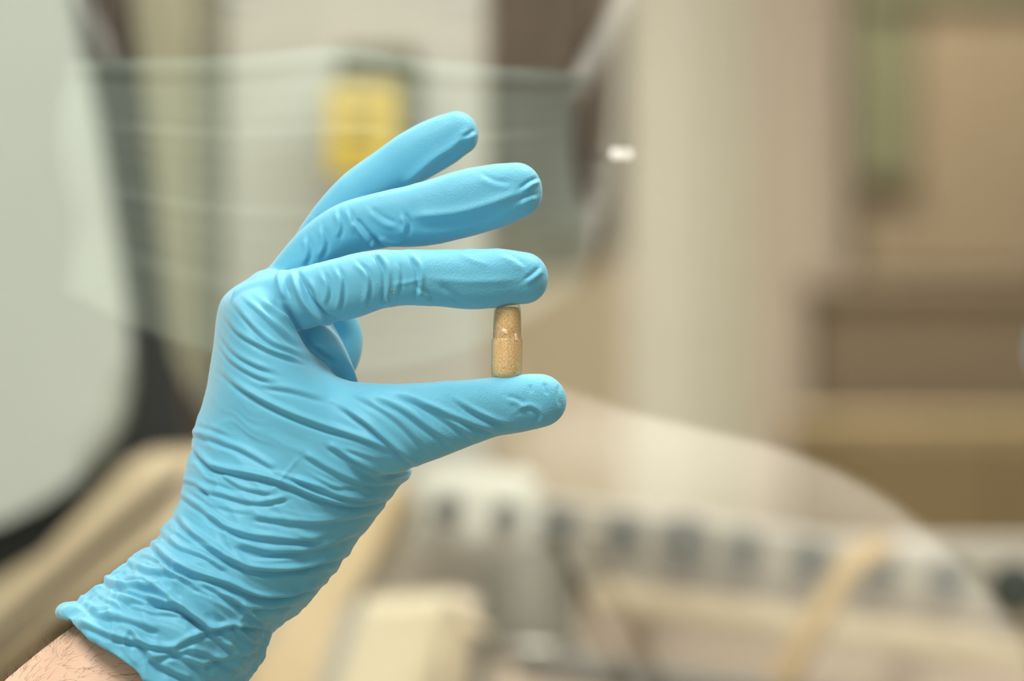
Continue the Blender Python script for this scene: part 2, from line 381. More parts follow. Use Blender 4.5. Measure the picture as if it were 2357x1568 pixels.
turned('flange', M['chrome'], 1225, [(1,1474),(128,1474),(142,1478),(146,1487),(142,1498),(1,1498)], o, 3.939)
turned('foot', M['lilac'], 1225, [(1,1498),(120,1498),(140,1600),(150,1778),(1,1778)], o, 3.939)
o = tag(empty('slide_rail', P(1450, 1560, 3.835)), 'dark grey slide rail along the bottom edge', 'rail')
beam('bar', M['darkbar'], (1190, 1522), (2000, 1634), 46, 3.796, .05, o, .006)
beam('base_strip', M['pink'], (1150, 1590), (2000, 1700), 90, 3.802, .06, o, .006)
hp = catmull([P(2030, 1262, 3.9), P(1965, 1300, 3.887), P(1905, 1390, 3.887), P(1850, 1480, 3.887), P(1800, 1580, 3.887), P(1760, 1700, 3.887)], 30)
v, f = tube(hp, .0081, 12)
tag(pydata('hose', v, f, M['gold'], None), 'tan hose hanging from the valve manifold', 'hose')
o = tag(empty('bench', P(1500, 1800, 4.29)), 'warm beige bench behind the valve manifold', 'bench')
pbox('front', M['pink'], 1240, 1330, 2900, 5400, 4.29, .1, o, .006)
box('worktop', M['lilac'], P(570, 0, 4.0)[0], P(2900, 0, 4.0)[0], 3.66, 4.285, .965, 1.004, o, .004)
box('base', M['pink'], P(590, 0, 4.0)[0], P(2850, 0, 4.0)[0], 3.72, 4.26, .0, .964, o, .004)
pbox('bench_top', M['lilac'], 1240, 1250, 2900, 1330, 4.264, .1, o, .006)

# ------------------------------------------------------------------ clear guard pane, standing at 45 degrees behind the hand
CP = D+.24                     # the pane stands on the line x + y = CP
o = empty('guard_pane', (.05, CP-.05, H-.45))
n_ = np.array((-1, -1, 0))/math.sqrt(2); e_ = np.array((1, -1, 0))/math.sqrt(2)
def panebox(name, m, s0, s1, z0, z1, t0, t1, bev=0):
    c0 = np.array((0, CP, 0)); v = []
    for t in (t0, t1):
        for s, z in ((s0, z0), (s1, z0), (s1, z1), (s0, z1)):
            q = c0+e_*s*1.0-n_*t; v.append((q[0], q[1], z))
    bm = bmesh.new(); vs = [bm.verts.new(p) for p in v]
    for q in ((0,1,2,3),(4,5,6,7),(0,1,5,4),(1,2,6,5),(2,3,7,6),(3,0,4,7)): bm.faces.new([vs[i] for i in q])
    return from_bm(name, bm, m, o)
panebox('sheet', M['pane'], -.29, .42, H-.42, H+.36, 0, .003)
panebox('foot_rail', M['chrome'], -.29, .42, H-.45, H-.405, -.008, .011)
panebox('stand', M['chrome'], -.02, .02, 0, H-.445, -.006, .009)
tag(o, 'clear guard pane behind the hand reflecting a masked person', 'glass pane')

# ================================================================== THE GLOVED HAND
def hp_(px, py, dy):               # hand point: pixel and depth behind the capsule in mm
    y = D+dy/1000.0
    return np.array(P(px, py, y))
MMPX = D/FPX                       # metres per pixel at the hand
def finger(st, n=64, m=40, sup=2.3):
    """stations (px, py, dy mm, in-plane radius px, depth radius px); rounded end"""
    s = catmull(st, n)
    c = np.array([hp_(a, b, d) for a, b, d in s[:, :3]])
    tg = np.gradient(c, axis=0); tg /= np.linalg.norm(tg, axis=1)[:, None]
    a = np.linspace(0, 2*np.pi, m, endpoint=False)
    ca, sa = np.cos(a), np.sin(a)
    ex = 2/sup; u = np.sign(ca)*abs(ca)**ex; w = np.sign(sa)*abs(sa)**ex
    rings = []
    for i in range(n):
        t = tg[i]; dn = np.array((0, 1, 0.)); dn -= t*t[1]; dn /= np.linalg.norm(dn); b = np.cross(t, dn)
        rings.append(c[i]+MMPX*(s[i, 3]*u[:, None]*b+s[i, 4]*w[:, None]*dn))
    return rings
def round_end(rings, t_end, steps=8, lip=1.0):
    c = rings[-1].mean(0); r = rings[-1]-c; tg = rings[-1].mean(0)-rings[-3].mean(0); tg /= np.linalg.norm(tg)
    out = list(rings)
    for k in range(1, steps+1):
        th = k/steps*math.pi/2*.985
        out.append(c+tg*t_end*MMPX*math.sin(th)+r*math.cos(th))
    return out
parts = []
def add(rings): parts.append(loft(rings))
# index
add(round_end(finger([(560,720,10,62,60),(640,700,6,72,70),(720,680,2,70,68),(800,662,0,72,68),(890,640,0,66,66),(1000,638,0,65,64),(1090,642,0,70,66),(1160,640,0,68,64),(1203,641,0,62,58)]), 60))
# middle
add(round_end(finger([(595,720,26,54,62),(652,658,24,53,62),(722,582,22,58,62),(800,527,20,62,64),(880,508,18,66,64),(970,494,16,72,66),(1060,472,14,77,66),(1140,450,14,75,64),(1192,437,14,66,58)]), 58))
# ring
add(round_end(finger([(620,720,44,48,58),(678,636,43,48,60),(738,545,41,54,60),(810,462,40,56,60),(890,402,39,58,60),(960,357,38,62,60),(1020,324,38,61,58),(1052,308,38,54,52)]), 52))
# little finger, curled in behind
add(round_end(finger([(600,760,60,55,58),(690,725,60,55,58),(760,735,60,52,56),(788,775,60,49,54),(780,825,58,48,52),(752,868,56,46,50)]), 44))
# thumb
add(round_end(finger([(560,930,22,110,100),(660,965,12,125,100),(780,988,3,118,96),(880,988,-6,106,92),(970,972,-6,92,80),(1060,952,-4,78,70),(1130,938,-1,69,66),(1190,930,0,67,64),(1241,923,0,63,58)]), 66))
# palm, wrist and cuff: left outline, right outline (pixels), depth centre mm, depth radius px
PALM = [
 ((575,640),(680,690),30,250), ((510,692),(692,742),30,300), ((490,800),(745,838),30,330), ((474,900),(850,945),26,325),
 ((450,985),(945,1075),22,290), ((430,1080),(915,1125),18,262), ((412,1160),(862,1195),16,250), ((360,1240),(800,1275),14,245),
 ((308,1290),(752,1340),13,245), ((243,1338),(694,1402),12,245), ((195,1378),(628,1452),11,248), ((156,1396),(592,1520),10,252), ((137,1405),(500,1690),9,256)]
def section(L, R, dc, rd, m=72, sup=2.25):
    L = np.array(L, float); R = np.array(R, float); c = (L+R)/2; h = (R-L)/2
    a = np.linspace(0, 2*np.pi, m, endpoint=False); ca, sa = np.cos(a), np.sin(a)
    u = np.sign(ca)*abs(ca)**(2/sup); w = np.sign(sa)*abs(sa)**(2/sup)
    return np.array([hp_(c[0]+h[0]*uu, c[1]+h[1]*uu, dc+rd*ww*.125) for uu, ww in zip(u, w)])
pal = np.array([[*a, *b, c, d] for a, b, c, d in PALM], float)
fin = catmull(pal, 110)
rings = [section(r[0:2], r[2:4], r[4], r[5]) for r in fin]
# hollow end of the cuff: wall 1.6 mm, 22 mm deep
def shrink(r, k, shift): c = r.mean(0); return c+(r-c)*k+shift
ax = rings[-12].mean(0)-rings[-1].mean(0); ax /= np.linalg.norm(ax)
rings.append(shrink(rings[109], .985, -ax*.0008))
rings.append(shrink(rings[109], .95, -ax*.0002))
rings.append(shrink(rings[109], .90, ax*.003))
for k in range(1, 4): rings.append(shrink(rings[109], .84-.06*k, ax*.003*(k+1)))
# rounded knuckle end
r0 = rings[0]; c0 = r0.mean(0); tg = c0-rings[4].mean(0); tg /= np.linalg.norm(tg)
head = [c0+tg*.006*math.sin(t)+(r0-c0)*math.cos(t) for t in np.linspace(1.5, .2, 6)]
add(head+rings)
# far side of the palm, set back behind the web
add(finger([(600,740,34,70,200),(680,770,36,80,210),(720,830,34,80,200),(740,900,28,90,180)], 30, 40))
# union by voxel remesh
V = np.concatenate([p[0] for p in parts]); F = []; off = 0
for v, f in parts:
    F += [tuple(i+off for i in q) for q in f]; off += len(v)
me = bpy.data.meshes.new('glove_raw'); me.from_pydata([tuple(p) for p in V.tolist()], [], F)
bm = bmesh.new(); bm.from_mesh(me); bmesh.ops.recalc_face_normals(bm, faces=bm.faces); bm.to_mesh(me); bm.free()
tmp = bpy.data.objects.new('glove_raw', me); COL.objects.link(tmp)
md = tmp.modifiers.new('r', 'REMESH'); md.mode = 'VOXEL'; md.voxel_size = .00045; md.adaptivity = 0
dg = bpy.context.evaluated_depsgraph_get(); dg.update()
gme = bpy.data.meshes.new_from_object(tmp.evaluated_get(dg)); gme.name = 'glove'
bpy.data.objects.remove(tmp); bpy.data.meshes.remove(me)
nv = len(gme.vertices); co = np.empty(nv*3); gme.vertices.foreach_get('co', co); co = co.reshape(-1, 3)
ed = np.empty(len(gme.edges)*2, int); gme.edges.foreach_get('vertices', ed); ed = ed.reshape(-1, 2)
deg = np.bincount(ed.ravel(), minlength=nv).astype(float)[:, None]
def lap(c):
    s = np.empty_like(c)
    for k in range(3):
        s[:, k] = np.bincount(ed[:, 0], c[ed[:, 1], k], nv)+np.bincount(ed[:, 1], c[ed[:, 0], k], nv)
    return s/deg
def smooth(c, it, lam=.6, mu=-.62):
    for _ in range(it):
        c = c+lam*(lap(c)-c); c = c+mu*(lap(c)-c)
    return c
co = smooth(co, 4)
for _ in range(16): co = co+.6*(lap(co)-co)
def wgt(c):
    x = CX+c[:, 0]/c[:, 1]*FPX; y = CY-(c[:, 2]-H)/c[:, 1]*FPX
    return np.exp(-((x-690)/120)**4-((y-930)/95)**4)*np.clip((D+.02-c[:, 1])/.012, 0, 1)
w_ = wgt(co); sel = np.where(w_ > .01)[0]; rm = np.full(nv, -1); rm[sel] = np.arange(len(sel))
e0 = np.concatenate((ed, ed[:, ::-1])); e0 = e0[rm[e0[:, 0]] >= 0]; ia = rm[e0[:, 0]]
for _ in range(420):
    nb = co[e0[:, 1]]
    av = np.stack([np.bincount(ia, nb[:, k], len(sel)) for k in range(3)], 1)/deg[sel]
    co[sel] += .9*w_[sel, None]*(av-co[sel])
def setco(c): gme.vertices.foreach_set('co', c.ravel()); gme.update()
def normals():
    n = np.empty(nv*3); gme.vertex_normals.foreach_get('vector', n) if hasattr(gme.vertex_normals, 'foreach_get') else None
    return n.reshape(-1, 3)
setco(co); nr = normals()
def px_of(c): return CX+c[:, 0]/c[:, 1]*FPX, CY-(c[:, 2]-H)/c[:, 1]*FPX, (c[:, 1]-D)*1000
X, Y, DY = px_of(co)
disp = np.zeros(nv)
def sstep(a, b, x): t = np.clip((x-a)/(b-a), 0, 1); return t*t*(3-2*t)
def fold(pts, amp, w=9, kind='s', d0=-40, d1=14, fade=.25):
    """a crease drawn on the glove; amp and w in pixels (0.125 mm). kind: s step fold, r ridge, g groove"""
    global disp
    w = w*.76
    p = catmull(pts, max(12, 6*len(pts))); seg = np.linalg.norm(np.diff(p, axis=0), axis=1); cum = np.concatenate(([0], np.cumsum(seg))); tot = cum[-1]
    lo = p.min(0)-4*w; hi = p.max(0)+4*w
    idx = np.where((X > lo[0]) & (X < hi[0]) & (Y > lo[1]) & (Y < hi[1]) & (DY > d0-6) & (DY < d1+6) & (nr[:, 1] < .5))[0]
    if len(idx) == 0: return
    q = np.stack((X[idx], Y[idx]), 1); best = np.full(len(idx), 1e9); sd = np.zeros(len(idx)); ta = np.zeros(len(idx))
    for i in range(len(p)-1):
        a = p[i]; d = p[i+1]-a; L = seg[i]+1e-9; d = d/L; r = q-a; t = np.clip(r@d, 0, L); e = r-t[:, None]*d
        dd = np.hypot(e[:, 0], e[:, 1]); m = dd < best
        best[m] = dd[m]; sd[m] = (np.sign(d[0]*r[:, 1]-d[1]*r[:, 0])*dd)[m]; ta[m] = ((cum[i]+t)/tot)[m]
    taper = sstep(0, fade, ta)*sstep(0, fade, 1-ta)
    taper = .12+.88*taper
    endd = np.exp(-(np.maximum(0, best-4*w)/w)**2)
    s = sd/w
    if kind == 's': pr = np.exp(-((s-1.0)/1.1)**2)-.95*np.exp(-((s+.75)/.75)**2)
    elif kind == 'S': pr = np.exp(-((s+1.0)/1.1)**2)-.95*np.exp(-((s-.75)/.75)**2)
    elif kind == 'r': pr = np.exp(-np.abs(s)**1.5)
    elif kind == 'g': pr = -np.exp(-s**2)
    dw = sstep(d0-5, d0, DY[idx])*(1-sstep(d1, d1+5, DY[idx]))
    disp[idx] += amp*pr*taper*endd*dw*MMPX*(.35+.65*sstep(.05, .75, -nr[idx, 1]))
# --- web between thumb and index, back of the hand
fold([(484,839),(560,899),(647,947),(739,983),(819,1007),(898,1039),(950,1072)], 9, 9, 'S')
fold([(771,931),(839,975),(886,1015),(955,1074)], 10, 9, 'S')
fold([(591,887),(679,903),(759,927)], 4, 9, 'S')
fold([(500,759),(532,807),(579,839),(640,862)], 5, 8, 'S')
fold([(510,720),(548,767),(607,803),(659,823),(719,842)], 6, 8, 'S')
fold([(530,692),(579,751),(623,791),(679,815),(735,843)], 6, 8, 'S')
fold([(560,688),(619,743),(671,791),(705,822)], 6, 7, 'S')
fold([(587,684),(639,731),(670,775),(700,815)], 5, 7, 'S')
fold([(495,780),(530,830),(590,868),(650,885)], 5, 8, 'S')
fold([(640,700),(670,750),(715,812),(790,866)], 16, 14, 's', fade=.15)
# --- thumb
fold([(840,910),(918,943),(978,983),(1045,1030)], 7, 10, 'S')
fold([(890,900),(966,931),(1038,975),(1098,1022)], 7, 10, 'S')
fold([(960,925),(1046,963),(1102,985),(1160,1002)], 7, 9, 'S')
fold([(1038,911),(1078,943),(1138,971),(1186,981)], 6, 8, 'S')
fold([(800,905),(870,940),(930,985),(990,1050)], 5, 10, 'S')
fold([(1190,950),(1217,938),(1243,955),(1230,985)], 5, 7, 'S')
fold([(1165,915),(1190,922),(1217,938)], 4, 7, 's')
fold([(1253,880),(1256,895),(1263,910)], 4, 5, 'g')
fold([(1220,885),(1225,905)], 3, 5, 'g')
fold([(1290,880),(1286,910),(1293,940)], 3, 6, 'g')
# --- index
fold([(676,616),(690,655),(712,695),(745,728),(800,757)], 14, 10, 's', d1=10)
fold([(672,612),(650,632),(653,662),(668,690)], 8, 8, 's', d1=12)
fold([(700,640),(722,672),(740,712),(770,745)], 6, 7, 'S', d1=10)
fold([(771,612),(788,645),(786,690),(774,730)], 6, 7, 's', d1=10)
fold([(740,625),(757,660),(752,705)], 5, 7, 's', d1=10)
fold([(815,600),(846,632),(850,668),(838,715)], 6, 7, 's', d1=10)
fold([(862,585),(884,615),(888,650),(882,706)], 8, 7, 'S', d1=10, fade=.12)
fold([(915,600),(922,640),(912,690)], 4, 7, 's', d1=10)
fold([(940,585),(962,618),(964,655),(955,700)], 7, 7, 'S', d1=10)
fold([(955,660),(985,680),(995,703)], 4, 7, 's', d1=10)
fold([(900,655),(940,650),(975,640)], 3, 6, 'r', d1=10)
fold([(960,636),(1020,644),(1090,648),(1160,645),(1215,640)], 4.5, 13, 'r', d1=6, fade=.3)
fold([(1010,655),(1035,672),(1060,695)], 4, 10, 'g', d1=6)
fold([(1205,650),(1232,630),(1245,615)], 5, 7, 's', d1=8)
fold([(1050,580),(1090,600),(1130,612)], 2.5, 10, 'r', d1=6)
fold([(1150,582),(1185,598),(1210,620)], 2.5, 9, 's', d1=6)
# --- middle finger
fold([(938,498),(1000,494),(1064,485),(1137,464),(1205,438)], 9, 15, 'r', 0, 30, fade=.15)
fold([(950,520),(1010,520),(1090,505),(1160,485)], 5, 16, 'g', 0, 30)
fold([(815,505),(840,535),(872,572)], 9, 8, 's', 0, 30, fade=.15)
fold([(860,545),(890,565),(942,568)], 7, 8, 'S', 0, 30)
fold([(925,490),(938,515),(930,548)], 7, 8, 's', 0, 30)
fold([(776,485),(786,520),(778,552)], 5, 7, 's', 0, 30)
fold([(800,480),(812,510),(822,540)], 4, 7, 's', 0, 30)
fold([(740,520),(750,560),(735,600)], 5, 8, 's', 0, 34)
fold([(705,545),(712,580),(700,615)], 5, 8, 's', 0, 34)
fold([(850,480),(880,505),(915,520)], 4, 9, 's', 0, 30)
fold([(770,600),(830,570),(880,548)], 4, 8, 's', 0, 30)
fold([(1195,440),(1222,420),(1245,412)], 7, 7, 's', 0, 30)
fold([(1190,470),(1215,455),(1240,450)], 5, 8, 's', 0, 30)
fold([(1100,400),(1140,420),(1180,425)], 2.5, 10, 's', 0, 30)
# --- ring finger
fold([(920,430),(960,395),(1000,362),(1048,330),(1080,290)], 8, 13, 'r', 24, 60, fade=.15)
fold([(945,430),(985,400),(1030,365),(1070,335)], 6, 10, 'g', 24, 60)
fold([(1055,320),(1080,312),(1098,300)], 4, 7, 's', 24, 60)
fold([(720,500),(760,520),(800,500)], 4, 9, 's', 24, 60)
fold([(650,600),(690,580),(720,540)], 5, 10, 's', 24, 60)
# --- wrist and cuff, creases running across
ARM = [([(440,1030),(475,1068),(509,1083),(632,1109),(739,1151),(824,1166),(892,1150)], 11, 9),
 ([(402,1185),(432,1224),(483,1262),(530,1292),(590,1313),(696,1309),(790,1280)], 13, 10),
 ([(340,1245),(390,1296),(441,1322),(526,1347),(590,1373),(654,1373),(725,1352)], 13, 9),
 ([(232,1335),(283,1352),(356,1360),(398,1390),(483,1450),(540,1440),(620,1450)], 11, 9),
 ([(415,1139),(466,1177),(526,1220),(611,1240),(720,1245)], 8, 9),
 ([(445,1000),(490,1012),(530,1028),(569,1045),(620,1075)], 6, 9),
 ([(696,1113),(760,1139),(824,1151),(870,1145)], 8, 8),
 ([(770,1036),(830,1070),(890,1090),(936,1088)], 7, 9),
 ([(720,1060),(790,1100),(860,1118),(915,1110)], 6, 9),
 ([(600,1194),(680,1205),(760,1204),(850,1185)], 6, 10),
 ([(560,1260),(640,1275),(740,1262),(820,1230)], 6, 10),
 ([(470,1130),(540,1150),(600,1160),(650,1150)], 5, 8),
 ([(520,1100),(560,1125),(610,1135)], 4, 7),
 ([(430,1110),(460,1120),(480,1140)], 5, 7),
 ([(300,1300),(345,1318),(400,1330),(450,1355)], 8, 8),
 ([(370,1225),(410,1262),(470,1285),(510,1310)], 7, 8),
 ([(440,1330),(520,1375),(580,1400),(660,1395)], 8, 8),
 ([(250,1345),(320,1375),(400,1400),(450,1430)], 7, 8),
 ([(185,1385),(230,1420),(290,1430),(350,1450)], 6, 9),
 ([(300,1390),(360,1392),(420,1405),(471,1450),(520,1490)], 8, 9),
 ([(190,1440),(250,1465),(310,1480),(385,1496),(441,1471),(490,1452)], 9, 9),
 ([(300,1458),(330,1490),(360,1530),(420,1560)], 7, 9),
 ([(400,1500),(450,1530),(500,1520),(580,1500)], 7, 10),
 ([(360,1520),(420,1500),(480,1510),(540,1540)], 6, 10),
 ([(540,1440),(560,1470),(600,1480)], 6, 8), ([(560,1400),(600,1430),(640,1440)], 6, 8)]
for p, a, w in ARM:
    q = np.array(p, float); q[0] += (q[0]-q[1])*.35; q[-1] += (q[-1]-q[-2])*.35
    fold(q.tolist(), a*1.05, w, 'S', -60, 60, .10)
rr_ = np.random.default_rng(3)
for p, a, w in ARM[:20]:                          # finer creases running beside the large ones
    for k in range(2):
        q = np.array(p, float); t0 = rr_.integers(0, max(1, len(q)-3)); q = q[t0:t0+3]+np.array((rr_.normal(0, 14), rr_.choice((-1, 1))*rr_.uniform(16, 30)))+rr_.normal(0, 5, (3, 2))
        fold(q.tolist(), a*.42, 6.5, rr_.choice(('S', 's', 'r')), -60, 40, .3)
for p, a, w in (([(470,1075),(500,1110),(498,1150)], 3, 6), ([(690,1050),(650,1100),(620,1140)], 2.5, 5), ([(400,1330),(420,1380),(410,1440)], 4, 6),
                ([(300,1440),(285,1490),(330,1540)], 4, 6), ([(480,1360),(500,1410),(540,1430)], 4, 6), ([(540,1430),(575,1405),(585,1450)], 6, 7),
                ([(250,1400),(262,1450),(255,1480)], 4, 6), ([(350,1360),(375,1330),(400,1300)], 4, 6), ([(430,1480),(460,1530),(500,1568)], 5, 8)):
    fold(p, a, w, 'r', -60, 30, .2)
# --- free crumple: strongest at the cuff and wrist, weak on the taut web
mm = co*1000
A0 = hp_(660, 1080, 15); A1 = hp_(340, 1560, 10); axis = (A1-A0)/np.linalg.norm(A1-A0)
s_ = (co-A0)@axis*1000
lat = mm-np.outer(s_, axis)
wrist = sstep(-22, 6, s_); cuff = sstep(28, 58, s_)
warp = np.stack((lat[:, 0]*.045, lat[:, 1]*.045, lat[:, 2]*.045), 1)+s_[:, None]*.02*np.ones(3)
sw = s_+5.0*vnoise(warp*1.0+3)+2.2*vnoise(warp*3+9)
r1 = 1-np.abs(vnoise(np.stack((sw*.16, lat[:, 0]*.03+5, lat[:, 1]*.03+lat[:, 2]*.02), 1)))*2
r2 = 1-np.abs(vnoise(np.stack((sw*.34+20, lat[:, 0]*.05, lat[:, 1]*.05+lat[:, 2]*.03), 1)))*2
r3 = 1-np.abs(vnoise(mm*.11+np.array((3, 7, 1))))*2.2
r4 = 1-np.abs(vnoise(mm*.23+np.array((13, 2, 8))))*2.2
arm_ok = (DY < 200)
disp += wrist*(r1*.46+r2*.3)*.001*.8
disp += cuff*(np.clip(r3, -1, 1)*.55+np.clip(r4, -1, 1)*.3)*.001
# crumpled facets on the loose cuff: cone cells around scattered points, longer across the arm
cu = np.where(sstep(18, 50, s_) > 0)[0]
acr = np.cross(axis, (0, 1, 0)); acr /= np.linalg.norm(acr)
q3 = np.stack((s_[cu]*1.5, (mm[cu]-A0*1000)@acr*.8, (mm[cu, 1]-D*1000)*.9), 1)
lo, hi = q3.min(0), q3.max(0); seeds = lo+(hi-lo)*rng.random((210, 3))
f1 = np.full(len(cu), 1e9); f2 = np.full(len(cu), 1e9)
for sd_ in seeds:
    d_ = ((q3-sd_)**2).sum(1)
    m_ = d_ < f1; f2 = np.where(m_, f1, np.minimum(f2, d_)); f1 = np.where(m_, d_, f1)
f1 = np.sqrt(f1); f2 = np.sqrt(f2)
disp[cu] += sstep(18, 52, s_[cu])*(np.clip(f1, 0, 15)*.16-1.0+.15*np.exp(-((f2-f1)/1.6)**2))*.001
fingers = sstep(640, 760, X)*(1-sstep(860, 1000, Y))
r5 = 1-np.abs(vnoise(mm*np.array((.13, .06, .05))+np.array((1, 4, 6))))*2
disp += fingers*r5*.14*.001
disp += (1-wrist)*vnoise(mm*.05+8)*.30*.001
co2 = co+nr*disp[:, None]
co2 = co2+.25*(lap(co2)-co2)
setco(co2)
pb = np.clip(sstep(930, 1010, X)*.9+.12, 0, 1)
at = gme.attributes.new('pebble', 'FLOAT', 'POINT'); at.data.foreach_set('value', pb.astype(np.float32))
hand = empty('person', hp_(300, 1600, 15))
tag(hand, 'bare hairy forearm and hand in a blue nitrile glove pinching the capsule', 'person')
gme.materials.clear()
glove = link('glove', gme, M['glove'], hand, True)
glove['label'] = 'wrinkled blue nitrile glove'

# forearm
arm = finger([(640,1230,16,100,150),(550,1330,14,125,170),(425,1450,13,150,190),(300,1594,11,205,228),(120,1775,8,232,250),(-120,2015,4,262,280),(-400,2295,0,292,310),(-640,2535,-4,300,318)], 60, 48, 2.1)
v, f = loft(round_end(arm, 200))
fore = pydata('forearm', v, f, M['skin'], hand)
slv = []
sp_ = catmull([hp_(-330, 2225, 0), hp_(-480, 2375, -4), hp_(-620, 2500, -20), np.array((-.30, 1.93, 1.00)), np.array((-.36, 1.84, 1.08)), np.array((-.41, 1.76, 1.17)), np.array((-.44, 1.71, 1.24))], 40)
sr_ = np.interp(np.linspace(0, 1, 40), [0, .04, .35, .6, 1], [.041, .043, .048, .054, .066])*(1+.03*np.sin(np.linspace(0, 30, 40)))
v, f = tube(sp_, sr_, 32); slv = pydata('sleeve', v, f, M['coat'], hand); slv['label'] = 'rolled white sleeve'
v, f = tube(sp_[:3]-(sp_[1]-sp_[0])*.4, sr_[:3]+.003, 32); pydata('rolled_cuff', v, f, M['coat'], slv)
# arm hair: fine curved strands standing on the skin
verts = []; faces = []
allr = np.array(arm); 
for k in range(2300):
    i = rng.integers(18, 36); j = rng.integers(0, 48)
    a_, b_ = rng.random(2)
    p = (allr[i, j]*(1-a_)+allr[i+1, j]*a_)*(1-b_)+(allr[i, (j+1) % 48]*(1-a_)+allr[i+1, (j+1) % 48]*a_)*b_
    c = allr[i].mean(0); nrm = p-c; nrm /= np.linalg.norm(nrm)
    if nrm[1] > .55: continue
    along = allr[i+1].mean(0)-allr[i].mean(0); along /= np.linalg.norm(along)
    side = np.cross(nrm, along)
    d1 = nrm*.5+along*(-.5+.3*rng.standard_normal())+side*(.25*rng.standard_normal()+.5); d1 /= np.linalg.norm(d1)
    L = .003+.0045*rng.random()
    tt = np.linspace(0, 1, 6)[:, None]
    path = p-nrm*.0004+d1*L*tt+(along*(.15*rng.standard_normal())-nrm*.3+side*.15*rng.standard_normal())*L*tt**2
    vv, ff = tube(path, np.linspace(.000045, .000015, 6), 3)
    o_ = len(verts)
    verts += vv.tolist(); faces += [tuple(q+o_ for q in g) for g in ff]
hr = pydata('arm_hair', verts, faces, M['armhair'], hand, False); hr['kind'] = 'stuff'

# ------------------------------------------------------------------ the capsule
tilt = math.radians(.9)
caps = empty('capsule', hp_(1165, 872, 0))
tag(caps, 'clear capsule of tan powder pinched between index finger and thumb', 'capsule')
def capmesh(name, prof, m, n=48):     # profile in pixels: radius, py
    v, f = lathe([(max(r, .01)*MMPX, (784-q)*MMPX) for r, q in prof], n)
    c = np.array((1167.0-CX, 0, 0))*MMPX
    x = v[:, 0]+(v[:, 2])*math.sin(tilt)
    v = np.stack((x+c[0], v[:, 1]+D, v[:, 2]+H), 1)
    return pydata(name, v, f, m, caps)
capmesh('body', [(.1,690),(12,691),(22,695),(28.5,703),(31,714),(32.3,735),(32.8,778),(31.8,778),(31.3,735),(30,715),(27.5,704.5),(21.5,697),(12,693),(.1,692)], M['shell'])
capmesh('cap', [(34.6,779),(35.4,782),(35.6,845),(35,860),(32.5,872),(26,880),(14,884),(.1,885),(.1,883),(14,882),(25,878),(31,870.5),(33.6,859),(34.2,845),(34.1,783),(33.6,780)], M['shell'])
capmesh('powder', [(.1,706),(18,706.5),(25.5,709),(28.8,717),(30.2,735),(30.9,776),(33.0,790),(33.2,845),(32.6,857),(30,866),(24,872),(12,875),(.1,875)], M['powder'])
# powder specks caught on the index finger
idx = np.where((X > 820) & (X < 915) & (Y > 610) & (Y < 730) & (DY < 2) & (nr[:, 1] < -.2))[0]
idx2 = np.where((X > 700) & (X < 1220) & (Y > 585) & (Y < 720) & (DY < 2) & (nr[:, 1] < -.2))[0]
idx3 = np.where((X > 900) & (X < 1290) & (Y > 880) & (Y < 960) & (DY < 2) & (nr[:, 1] < -.2))[0]
pick = np.concatenate((rng.choice(idx, 85), rng.choice(idx2, 55), rng.choice(idx3, 10)))
sv = []; sf = []
for i in pick:
    r = (.00006+.00012*rng.random()**2); c = co2[i]+nr[i]*r*.4
    q = np.array(((1,0,0),(-1,0,0),(0,1,0),(0,-1,0),(0,0,1),(0,0,-1)))*r*(.7+.6*rng.random((6, 1)))+c
    b = len(sv); sv += q.tolist(); sf += [(b+a, b+d, b+e) for a, d, e in ((0,2,4),(2,1,4),(1,3,4),(3,0,4),(2,0,5),(1,2,5),(3,1,5),(0,3,5))]
sp = pydata('powder_specks', sv, sf, M['powderspeck'], None, False)
tag(sp, 'fine tan powder specks stuck to the gloved index finger', 'powder', kind='stuff')

# ================================================================== THE PERSON WHO IS MIRRORED IN THE PANE
# stands to the left of the picture, facing the pane; laid out head-on (u right, v up, w forward, mm) as the pane shows it
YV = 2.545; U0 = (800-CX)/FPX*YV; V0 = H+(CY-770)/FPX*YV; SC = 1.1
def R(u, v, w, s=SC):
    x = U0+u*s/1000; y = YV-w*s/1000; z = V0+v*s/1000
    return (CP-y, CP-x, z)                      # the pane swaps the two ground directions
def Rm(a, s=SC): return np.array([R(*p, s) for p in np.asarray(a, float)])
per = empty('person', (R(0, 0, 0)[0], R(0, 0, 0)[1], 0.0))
tag(per, 'person in surgical mask and white lab coat reflected in the pane', 'person')
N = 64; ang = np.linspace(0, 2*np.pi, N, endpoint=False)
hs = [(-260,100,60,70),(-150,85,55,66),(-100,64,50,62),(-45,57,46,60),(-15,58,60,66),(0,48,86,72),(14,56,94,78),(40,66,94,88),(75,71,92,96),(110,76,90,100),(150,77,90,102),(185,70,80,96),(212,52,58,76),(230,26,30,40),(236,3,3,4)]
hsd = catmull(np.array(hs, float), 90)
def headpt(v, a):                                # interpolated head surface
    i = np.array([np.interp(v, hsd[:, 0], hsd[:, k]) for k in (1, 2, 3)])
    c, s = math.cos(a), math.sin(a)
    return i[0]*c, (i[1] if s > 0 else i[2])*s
rings = []
